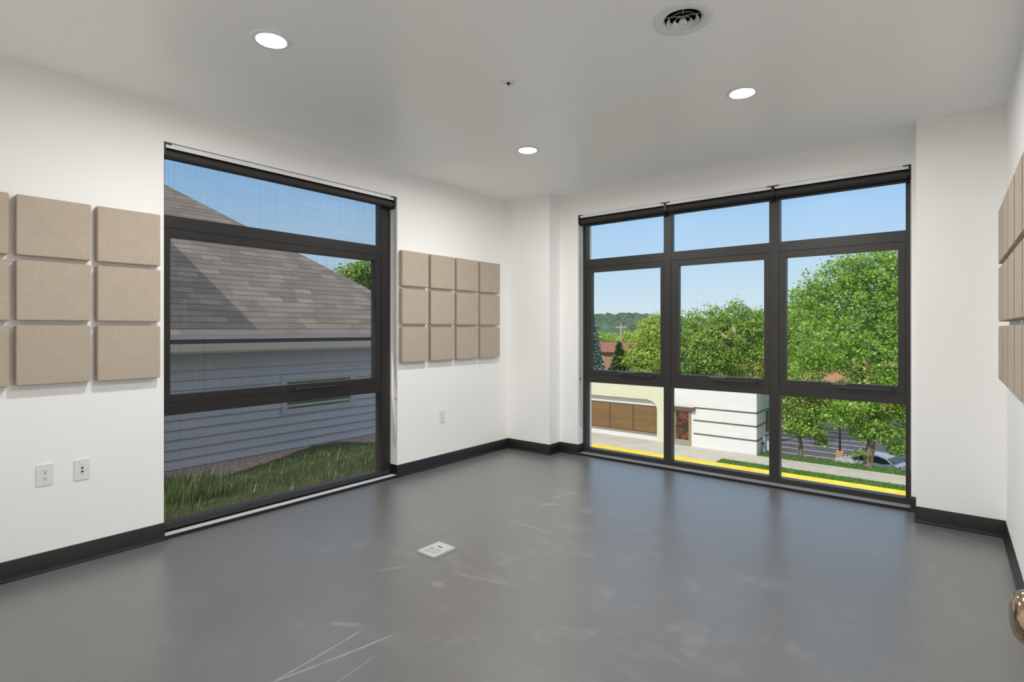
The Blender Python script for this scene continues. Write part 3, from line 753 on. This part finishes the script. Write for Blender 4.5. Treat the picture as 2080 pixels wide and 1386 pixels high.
do = cp(MB().box(-13.52, -12.40, FY - .04, FY + .02, GZ, -3.70), 'door', 'tanmetal')
MB().box(-13.36, -12.56, FY - .055, FY - .03, GZ + .38, -3.82).build('door_glass', 'doorglass', do)
MB().box(-13.50, -12.42, FY - .055, FY - .03, GZ + .02, GZ + .34).build('kick_plate', 'steel', do)
MB().tube([(-13.43, FY - .08, GZ + .95), (-13.43, FY - .08, GZ + 1.35)], .02, 8).build('pull_handle', 'steel', do)
sw_ = cp(MB().box(CX - .02, CX + .05, FY + 2.05, FY + 3.2, -4.85, -3.60), 'side_window', 'band')
MB().box(CX + .04, CX + .06, FY + 2.15, FY + 3.1, -4.75, -3.70).build('glazing', 'cellarglass', sw_)
cp(MB().box(-40, CX, FY + .2, FY + 5, TOP - .01, TOP + .04), 'roof', 'concrete')
um = thing('utility_pipes', (CX + .12, FY + 1.0, GZ), 'white standpipe and small meter by the side of the white building', 'pipe')
MB().box(-.06, .06, -.06, .06, 0, .95).build('standpipe', 'pipewhite', um, bevel=.02)
MB().tube([(.05, -.32, 0), (.05, -.32, .62)], .02, 8).build('meter_post', 'lamppost', um)
MB().lathe([(0, .5), (.06, .52), (.08, .6), (.06, .68), (0, .70)], 12, (.05, -.32, 0)).build('meter', 'lamppost', um, smooth=True)
MB().box(-.02, .2, .35, .62, 0, .6).build('meter_box', 'pipewhite', um, bevel=.03)

# ---- trees
def crown(name, mat, parent, blobs, ncl, per, leaf, clr, flat=.6, rmin=.5):
    B = np.array(blobs, float); w = B[:, 3] ** 2; w /= w.sum()
    k = RNG.choice(len(B), ncl, p=w); d = RNG.normal(size=(ncl, 3)); d /= np.linalg.norm(d, axis=1)[:, None]
    rad = B[k, 3:6] if B.shape[1] >= 6 else np.repeat(B[k, 3:4], 3, 1)
    rr_ = RNG.uniform(rmin ** 2, 1.08, ncl) ** .5
    C = B[k, :3] + d * rad * rr_[:, None]
    n = ncl * per; ci = np.repeat(np.arange(ncl), per)
    off = RNG.normal(size=(n, 3)) * clr * np.array([1, 1, flat]) * .55
    P = C[ci] + off
    nrm = d[ci] * .6 + RNG.normal(size=(n, 3)) * .55 + np.array([0, 0, .55]); nrm /= np.linalg.norm(nrm, axis=1)[:, None]
    a = np.cross(nrm, RNG.normal(size=(n, 3))); a /= np.linalg.norm(a, axis=1)[:, None] + 1e-9; b_ = np.cross(nrm, a)
    s = leaf * RNG.uniform(.6, 1.25, n)[:, None]
    Q = np.stack([P - a * s * .5, P + b_ * s * .34 - a * s * .02, P + a * s * .5, P - b_ * s * .34 - a * s * .02], 1)
    return np_mesh(name, Q, 4, mat, parent)
def tree(name, base, lab, cat, leafm, barkm, blobs, trunk, ncl, per, leaf, clr, group='trees outside the far window', **k):
    t_ = thing(name, base, lab, cat, group); bx_, by_, bz_ = base
    tb = MB()
    for pts, rad in trunk: tb.tube([(p[0] - bx_, p[1] - by_, p[2] - bz_) for p in pts], rad, 9)
    tb.build('trunk', barkm, t_, smooth=True)
    crown('crown', leafm, t_, [(b_[0] - bx_, b_[1] - by_, b_[2] - bz_, *b_[3:]) for b_ in blobs], ncl, per, leaf, clr, **k)
    return t_
def at(u, vv, d):
    th = math.radians(38.8775); t_ = (u - 1040) / 1101.7; w = (669.43 - vv) / 1101.7
    return (d * (t_ * math.cos(th) - math.sin(th)), d * (t_ * math.sin(th) + math.cos(th)), 1.319 + w * d)
def blob(u, vv, d, rpx, k=1., kz=1.):
    r = rpx / 1101.7 * d; return (*at(u, vv, d), r, r * k, r * kz)
def fan(base, tips, r0, r1=.03, mid=.45):
    out = []
    for tp in tips:
        b0 = Vector(base); e = Vector(tp); m_ = b0.lerp(e, mid) + Vector((0, 0, .12 * (e - b0).length)) + Vector((random.uniform(-.1, .1), random.uniform(-.1, .1), 0))
        out.append(([b0, m_, e], [r0, r0 * .6, r1]))
    return out
def trunkto(base, fork, r): return [([base, Vector(base).lerp(Vector(fork), .5) + Vector((.06, .03, 0)), fork], [r * 1.25, r, r * .8])]

# big maple by the sidewalk (right bay)
b0 = (-3.35, 33.85, GZ - .05); fk = at(1772, 850, 29.0)
bl = [blob(1760, 640, 29.5, 95), blob(1700, 585, 29.8, 62), blob(1790, 570, 29.2, 75), blob(1840, 640, 29.3, 85), blob(1650, 600, 31., 38, 1, .8), blob(1630, 650, 31., 40),
      blob(1690, 690, 28.6, 62), blob(1780, 730, 28.2, 80), blob(1850, 740, 28.5, 70), blob(1725, 555, 30., 42), blob(1820, 540, 30., 55), blob(1880, 590, 30., 80),
      blob(1790, 830, 28.4, 46, 1, .55), blob(1835, 850, 28.6, 45, 1, .7), blob(1735, 820, 28.0, 40, 1, .4), blob(1720, 800, 29.5, 34, 1, .6), blob(1800, 880, 28.2, 34, 1, .4), blob(1745, 880, 28.6, 18, 1, .8), blob(1748, 925, 28.3, 12, 1, .8), blob(1820, 905, 28.4, 30, 1, .5), blob(1765, 860, 28.0, 28, 1, .7), blob(1700, 845, 28.6, 34, 1, .6), blob(1790, 790, 28.0, 40, 1, .6), blob(1840, 800, 28.2, 40), blob(1640, 762, 29.6, 30, 1, .7), blob(1612, 742, 30.4, 24), blob(1660, 735, 29.4, 30, 1, .8)]
tips = [at(1700, 600, 29.8), at(1790, 560, 29.4), at(1850, 640, 29.3), at(1690, 700, 28.8), at(1860, 740, 28.6), at(1745, 800, 28.2), at(1815, 830, 28.5)]
tree('maple_tree', b0, 'big bright green maple filling the right bay of the far window', 'tree', 'maple', 'bark', bl, trunkto(b0, fk, .19) + fan(fk, tips, .09, .012), 2300, 20, .17, .36)
# small tree left of it
b1 = (*at(1626, 926, 30.9)[:2], GZ - .05); fk = at(1622, 880, 30.9)
bl = [blob(1625, 830, 30.9, 42, 1, .95), blob(1655, 800, 31., 36), blob(1605, 800, 30.8, 34), blob(1640, 870, 30.6, 34, 1, .5), blob(1610, 865, 30.6, 26, 1, .6), blob(1672, 840, 31, 26, 1, .7), blob(1668, 895, 30.7, 10, 1, .9)]
tree('young_tree', b1, 'small green tree with a thin dark trunk beside the parking lot', 'tree', 'green', 'bark', bl, trunkto(b1, fk, .11) + fan(fk, [at(1655, 800, 31), at(1600, 800, 30.8), at(1630, 780, 31), at(1670, 880, 30.7)], .05, .010), 560, 18, .15, .28)
# hazier tree farther back between the bays
b2 = (*at(1578, 900, 47)[:2], LOT - .05); fk = at(1590, 770, 46)
bl = [blob(1640, 700, 44, 55), blob(1610, 650, 44.5, 38), blob(1660, 640, 45, 42), blob(1590, 730, 44, 45), blob(1690, 720, 44, 40), blob(1635, 610, 45, 26)]
tree('leafy_tree', b2, 'paler tree farther back, behind the left half of the maple', 'tree', 'green', 'bark', bl, trunkto(b2, fk, .2) + fan(fk, [at(1610, 650, 44), at(1665, 640, 45), at(1690, 720, 44)], .1), 700, 18, .19, .40)
# big tree in the middle bay, behind the white building
b3 = (*at(1486, 800, 48)[:2], LOT - .05); fk = at(1488, 702, 47.2)
bl = [blob(1470, 700, 48, 68), blob(1510, 690, 47.6, 60), blob(1420, 720, 47.5, 62), blob(1400, 680, 48.5, 46), blob(1372, 690, 49, 38), blob(1440, 665, 48.5, 46), blob(1493, 650, 48, 36), blob(1495, 622, 48.2, 15, 1, 1), blob(1455, 640, 48.5, 16),
      blob(1535, 670, 48, 42), blob(1560, 700, 48, 50), blob(1548, 640, 48.6, 15), blob(1520, 735, 47, 50), blob(1390, 740, 47, 50), blob(1460, 745, 46.6, 52), blob(1590, 720, 48, 45), blob(1352, 720, 49, 36)]
tree('broadleaf_tree', b3, 'wide green tree behind the white building filling the middle bay', 'tree', 'green', 'palebark', bl,
     trunkto(b3, fk, .34) + [([fk, at(1491, 685, 46.2), at(1488, 640, 47.5)], [.27, .22, .04]), ([fk, at(1476, 688, 46.2), at(1440, 650, 48)], [.2, .14, .03]), ([fk, at(1520, 690, 47), at(1545, 660, 48)], [.14, .1, .03]), ([fk, at(1470, 720, 47), at(1410, 700, 48)], [.14, .1, .03])], 2000, 18, .21, .45)
# lime tree at the right of the left bay
b4 = (*at(1318, 800, 46)[:2], LOT - .05); fk = at(1318, 740, 46)
bl = [blob(1325, 690, 46, 40), blob(1312, 660, 46.5, 18, 1, .8), blob(1340, 665, 46, 30), blob(1292, 715, 45.6, 26), blob(1320, 735, 45, 40), blob(1275, 735, 45, 22, 1, .7), blob(1298, 748, 44.5, 34), blob(1350, 720, 46, 40)]
tree('lime_tree', b4, 'yellow green tree at the right of the leftmost bay', 'tree', 'lime', 'bark', bl, trunkto(b4, fk, .2) + fan(fk, [at(1312, 655, 46.4), at(1345, 670, 46), at(1285, 715, 45.6)], .1), 800, 18, .19, .40)
# conifers
def conifer(name, u, vtop, vbase, d, rpx, lab, mat, n, base_z):
    tx, ty, tz = at(u, vtop, d); R = rpx / 1101.7 * d; zb = base_z; hh = tz - zb
    t_ = thing(name, (tx, ty, zb), lab, 'tree', 'trees outside the far window')
    MB().tube([(0, 0, 0), (0, 0, hh * .97)], [R * .09, .02], 8).build('trunk', 'bark', t_)
    f_ = RNG.uniform(0, 1, n) ** .75; lev = np.clip(np.floor(f_ * 26) / 26 + RNG.uniform(0, .05, n), 0, 1); a = RNG.uniform(0, 2 * PI, n)
    a = np.round(a / (2 * PI / 11)) * (2 * PI / 11) + lev * 9 + RNG.normal(0, .2, n)
    r = R * (lev + .04) * np.sqrt(RNG.uniform(.08, 1, n)); z_ = hh * (1 - lev) - r * .22 + RNG.normal(0, .05, n)
    P = np.stack([r * np.cos(a), r * np.sin(a), np.maximum(z_, .1)], 1); nn = n
    dv = np.stack([np.cos(a), np.sin(a), -.15 + RNG.normal(0, .3, nn)], 1); dv /= np.linalg.norm(dv, axis=1)[:, None]
    sd = np.cross(dv, RNG.normal(size=(nn, 3)) + np.array([0, 0, 1.5])); sd /= np.linalg.norm(sd, axis=1)[:, None]; s = RNG.uniform(.14, .34, nn)[:, None]
    Q = np.stack([P - dv * s * .5, P + sd * s * .22, P + dv * s * .5, P - sd * s * .22], 1); np_mesh('needles', Q, 4, mat, t_)
conifer('blue_spruce', 1196, 605, 760, 47, 66, 'pale blue spruce at the left edge of the leftmost bay', 'spruce', 22000, LOT)
conifer('dark_fir', 1258, 695, 760, 45, 78, 'small dark conifer in front of the red roofed house', 'darkfir', 14000, LOT)
for u_, v_, d_, r_, l_ in ((1212, 690, 105, 20, 'left of the utility pole'), (1243, 694, 110, 20, 'just left of the utility pole foot'), (1285, 692, 100, 24, 'right of the utility pole')):
    bb0 = (*at(u_, 700, d_)[:2], LOT - .05)
    tree('distant_tree', bb0, 'yellow green tree far behind the red roofed house, ' + l_, 'tree', 'lime', 'bark', [blob(u_, v_, d_, r_, 1, .8), blob(u_ - 14, v_ + 10, d_, r_ * .7), blob(u_ + 15, v_ + 8, d_, r_ * .7)], trunkto(bb0, at(u_, 705, d_), .2), 200, 14, .42, .9)
# tree behind the sided house, seen through the screen
b5 = (*at(735, 600, 25)[:2], GZ - .2); fk = at(735, 600, 25)
bl = [blob(728, 572, 25, 34), blob(755, 585, 25.5, 36), blob(705, 560, 25.5, 20), blob(780, 570, 25.5, 44), blob(735, 555, 25, 22)]
tree('garden_tree', b5, 'green tree behind the shingled roof, seen through the left window', 'tree', 'green', 'bark', bl, trunkto(b5, fk, .18) + fan(fk, [at(720, 560, 25), at(770, 560, 25.4)], .08), 420, 15, .18, .32, group=None)
struct(MB().box(-60, -18.8, -10, 13, -3., -1.45).build('ground_beyond', 'lawn'), 'grassy ground behind the sided house', 'ground')

# ---- parked car
car = thing('car', (*at(1768, 940, 36.6)[:2], LOT), 'silver white hatchback parked behind the maple trunk', 'car', rz=math.radians(-16))
Lc, Wc = 3.95, 1.68
side = [(-1.96, .30), (-1.97, .55), (-1.92, .74), (-1.45, .86), (-.95, .92), (-.30, 1.38), (.15, 1.45), (.70, 1.44), (1.25, 1.30), (1.75, 1.00), (1.93, .90), (1.97, .60), (1.92, .30), (1.6, .22), (-1.6, .22)]
def ribs(pts, ws):
    mb = MB(); n = len(pts)
    for y, kx, kz in ws:
        for x, z_ in pts: mb.v.append((x * kx, y * (1 - max(0, z_ - .9) * .30), .22 + (z_ - .22) * kz))
    for i in range(len(ws) - 1):
        for k in range(n): mb.f.append((i * n + k, i * n + (k + 1) % n, (i + 1) * n + (k + 1) % n, (i + 1) * n + k))
    mb.f.append(tuple(range(n))); mb.f.append(tuple((len(ws) - 1) * n + k for k in reversed(range(n)))); return mb
ribs(side, [(-Wc / 2, .97, .985), (-Wc / 2 * .94, .99, .995), (0, 1., 1.01), (Wc / 2 * .94, .99, .995), (Wc / 2, .97, .985)]).build('body', 'carpaint', car, smooth=True)
gs = [(-.80, .94), (-.26, 1.31), (.15, 1.37), (.70, 1.36), (1.18, 1.24), (1.45, 1.02), (1.0, .95)]
for s in (-1, 1):
    mb = MB(); n = len(gs); sh = lambda z_, o: s * (Wc / 2 * (1 - max(0, z_ - .9) * .30) * 1.0 + o)
    mb.v = [(x, sh(z_, .006), z_) for x, z_ in gs] + [(x, sh(z_, -.03), z_) for x, z_ in gs]
    mb.f = [tuple(range(n)), tuple(n + k for k in reversed(range(n)))] + [(k, (k + 1) % n, n + (k + 1) % n, n + k) for k in range(n)]
    mb.build('side_window', 'carglass', car)
for (xa, za, xb, zb) in ((-.93, .95, -.33, 1.375), (1.70, 1.055, 1.27, 1.30)):
    mb = MB(); dx = -.02 if xa < 0 else .02
    wa = Wc / 2 * .86; wb = Wc / 2 * .74
    mb.v = [(xa + dx, -wa, za + .03), (xa + dx, wa, za + .03), (xb + dx, wb, zb + .02), (xb + dx, -wb, zb + .02)]; mb.v += [(x - dx * 3, y, z_ - .04) for x, y, z_ in mb.v]
    mb.f = [(0, 1, 2, 3), (7, 6, 5, 4), (0, 4, 5, 1), (1, 5, 6, 2), (2, 6, 7, 3), (3, 7, 4, 0)]
    mb.build('windshield' if xa < 0 else 'rear_window', 'carglass', car)
for x in (-1.25, 1.25):
    for s in (-1, 1): MB().lathe([(0, -.10), (.20, -.10), (.30, -.08), (.30, .08), (.20, .10), (0, .10)], 20, (x, s * (Wc / 2 - .09), .30), 'y').build('wheel', 'rubber', car, smooth=True)
for s in (-1, 1): MB().box(1.86, 1.94, s * .50, s * .76, .72, .90).build('tail_lamp', 'redlamp', car, bevel=.02)

# ---- lamp post
lx, ly, _ = at(1706, 900, 40); lp = thing('lamp_post', (lx, ly, LOT), 'dark slim lamp post on a brick footing in the parking lot', 'lamp post')
MB().box(-.24, .24, -.24, .24, 0, .75).build('footing', 'brick', lp, bevel=.02)
MB().tube([(0, 0, .7), (0, 0, 5.4)], [.075, .055], 10).build('pole', 'lamppost', lp)
MB().lathe([(0, 5.35), (.10, 5.38), (.16, 5.55), (.13, 5.75), (.20, 5.78), (.05, 5.95), (0, 5.97)], 14).build('lantern', 'lamppost', lp, smooth=True)

# ---- brick building, red roofed house, utility pole, wooded hill
bb_ = thing('brick_building', (-8, 76, LOT), 'orange brick building beyond the parking lot', 'building')
MB().box(-16, 22, 0, 10, 0, 5.2).build('wall', 'brick', bb_); MB().box(-16.2, 22.2, -.2, 10.2, 5.2, 5.4).build('roof', 'farroof', bb_)
for x in (-12.5, -8.5, -4.5, -.5, 3.5, 7.5, 11.5, 15.5):
    o = MB().box(x, x + 1.5, -.06, .02, 1.0, 2.8).build('window', 'pipewhite', bb_); MB().box(x + .12, x + 1.38, -.09, -.05, 1.12, 2.68).build('glazing', 'cellarglass', o)
hx, hy, hz = at(1252, 715, 78); fh = thing('far_house', (hx, hy, LOT), 'distant house with a red brown roof behind the conifers', 'house')
zt = at(1252, 697, 78)[2] - LOT; ze = at(1252, 716, 78)[2] - LOT
MB().box(-4.6, 4.6, 0, 8, 0, ze + .02).build('wall', 'farwall', fh)
mb = MB(); mb.prism([(-.7, ze), (4., zt), (8.7, ze)], 'x', -5.1, 5.1); mb.build('roof', 'farroof', fh)
for x in (-3.2, -.6, 2.0): MB().box(x, x + 1.2, -.05, .02, ze - 1.9, ze - .6).build('window', 'pipewhite', fh)
MB().box(1.5, 2.1, 3.2, 3.8, zt - .6, zt + .7).build('chimney', 'farwall', fh)
px, py, pz = at(1262, 657, 92); up = thing('utility_pole', (px, py, LOT), 'wooden utility pole with one cross arm before the wooded hill', 'utility pole')
MB().tube([(0, 0, 0), (0, 0, pz - LOT)], [.20, .14], 8).build('pole', 'pole', up)
MB().box(-1.05, 1.05, -.07, .07, pz - LOT - .75, pz - LOT - .55).build('cross_arm', 'pole', up)
for x in (-1., -.5, .5, 1.): MB().lathe([(0, 0), (.06, .02), (.05, .16), (0, .18)], 8, (x, 0, pz - LOT - .55)).build('insulator', 'pole', up)
mb = MB(); mb.tube([(-.5, 0, pz - LOT - .62), (0, 0, pz - LOT - 1.2)], .04, 6); mb.tube([(.5, 0, pz - LOT - .62), (0, 0, pz - LOT - 1.2)], .04, 6); mb.build('brace', 'pole', up)
# hill covered by trees
gx = np.arange(-470, 330, 2.4); gy = np.arange(250, 520, 2.4); X, Y = np.meshgrid(gx, gy)
ss = np.clip((Y - 250) / 230, 0, 1); ss = ss * ss * (3 - 2 * ss)
Z = LOT + 1 + ss * (16.5 + 2.5 * np.sin(X * .017 + 1.0) + 1.6 * np.sin(X * .047))
cell = 6.5; Rr = 5.2; bump = np.zeros_like(X); hsh = lambda i, j, s: (np.sin(i * 127.1 + j * 311.7 + s * 74.7) * 43758.5453) % 1.0
ci, cj = np.floor(X / cell), np.floor(Y / cell)
for di in (-1, 0, 1):
    for dj in (-1, 0, 1):
        i_, j_ = ci + di, cj + dj; cx_ = (i_ + hsh(i_, j_, 1)) * cell; cy_ = (j_ + hsh(i_, j_, 2)) * cell
        r2 = ((X - cx_) ** 2 + (Y - cy_) ** 2) / (Rr * (.6 + .5 * hsh(i_, j_, 3))) ** 2
        bump = np.maximum(bump, np.where(r2 < 1, np.sqrt(np.clip(1 - r2, 0, 1)) * (3.5 + 4. * hsh(i_, j_, 4)), 0))
Z += bump * np.clip((Y - 300) / 60, 0, 1) + RNG.uniform(-.5, .5, Z.shape)
ny_, nx_ = X.shape; V = np.stack([X, Y, Z], -1).reshape(-1, 3)
idx = np.arange(ny_ * nx_).reshape(ny_, nx_); F = np.stack([idx[:-1, :-1], idx[:-1, 1:], idx[1:, 1:], idx[1:, :-1]], -1).reshape(-1, 4)
me = bpy.data.meshes.new('hill_forest'); me.vertices.add(len(V)); me.vertices.foreach_set('co', V.astype(np.float32).ravel())
me.loops.add(F.size); me.loops.foreach_set('vertex_index', F.astype(np.int32).ravel()); me.polygons.add(len(F)); me.polygons.foreach_set('loop_start', np.arange(0, F.size, 4, dtype=np.int32))
me.update(calc_edges=True); me.materials.append(M['forest']); o = bpy.data.objects.new('hill_forest', me); COL.objects.link(o)
tag(o, 'hazy wooded hill along the horizon', 'forest', kind='stuff')

# ------------------------------------------------------------------ sun, sky, camera
sd = Vector((-.10, -.72, .685)).normalized()
ld = bpy.data.lights.new('sun', 'SUN'); ld.energy = 3.35; ld.angle = math.radians(.53); ld.color = (1., .95, .87)
lo = bpy.data.objects.new('sun', ld); COL.objects.link(lo); lo.location = (0, -20, 30); lo.rotation_euler = sd.to_track_quat('Z', 'Y').to_euler()
wd = bpy.data.worlds.new('sky'); SC.world = wd; wd.use_nodes = True; nt = wd.node_tree; nt.nodes.clear()
tc = nt.nodes.new('ShaderNodeTexCoord'); sx = nt.nodes.new('ShaderNodeSeparateXYZ'); rp = nt.nodes.new('ShaderNodeValToRGB'); bg = nt.nodes.new('ShaderNodeBackground'); ow = nt.nodes.new('ShaderNodeOutputWorld')
nt.links.new(tc.outputs['Generated'], sx.inputs[0]); nt.links.new(sx.outputs['Z'], rp.inputs[0]); nt.links.new(rp.outputs[0], bg.inputs[0]); nt.links.new(bg.outputs[0], ow.inputs[0])
stops = [(0., (.62, .73, .80)), (.02, (.72, .86, .95)), (.10, (.57, .77, .97)), (.25, (.34, .61, .98)), (.50, (.66, .76, .92)), (1., (.70, .78, .92))]
cr = rp.color_ramp
while len(cr.elements) < len(stops): cr.elements.new(.5)
for e, (p, c) in zip(cr.elements, stops): e.position = p; e.color = (*c, 1)
bg.inputs[1].default_value = 1.0

cd = bpy.data.cameras.new('camera'); cam = bpy.data.objects.new('camera', cd); COL.objects.link(cam)
cd.sensor_width = 36; cd.lens = 1101.7 / 2080 * 36; cd.shift_y = -(693 - 669.43) / 2080; cd.clip_start = .02; cd.clip_end = 2000
cam.location = (0, 0, 1.3189); cam.rotation_euler = (PI / 2, 0, math.radians(38.8775))
SC.camera = cam
vs_ = SC.view_settings; vs_.view_transform = 'Standard'; vs_.look = 'None'; vs_.exposure = 0.; vs_.gamma = 1.; vs_.use_curve_mapping = False
cy = SC.cycles; cy.use_denoising = True; cy.max_bounces = 24; cy.diffuse_bounces = 18; cy.glossy_bounces = 6; cy.transparent_max_bounces = 24; cy.sample_clamp_indirect = 6.; cy.caustics_reflective = True; cy.blur_glossy = 1.; cy.caustics_refractive = False
try: cy.denoiser = 'OPENIMAGEDENOISE'
except Exception: pass
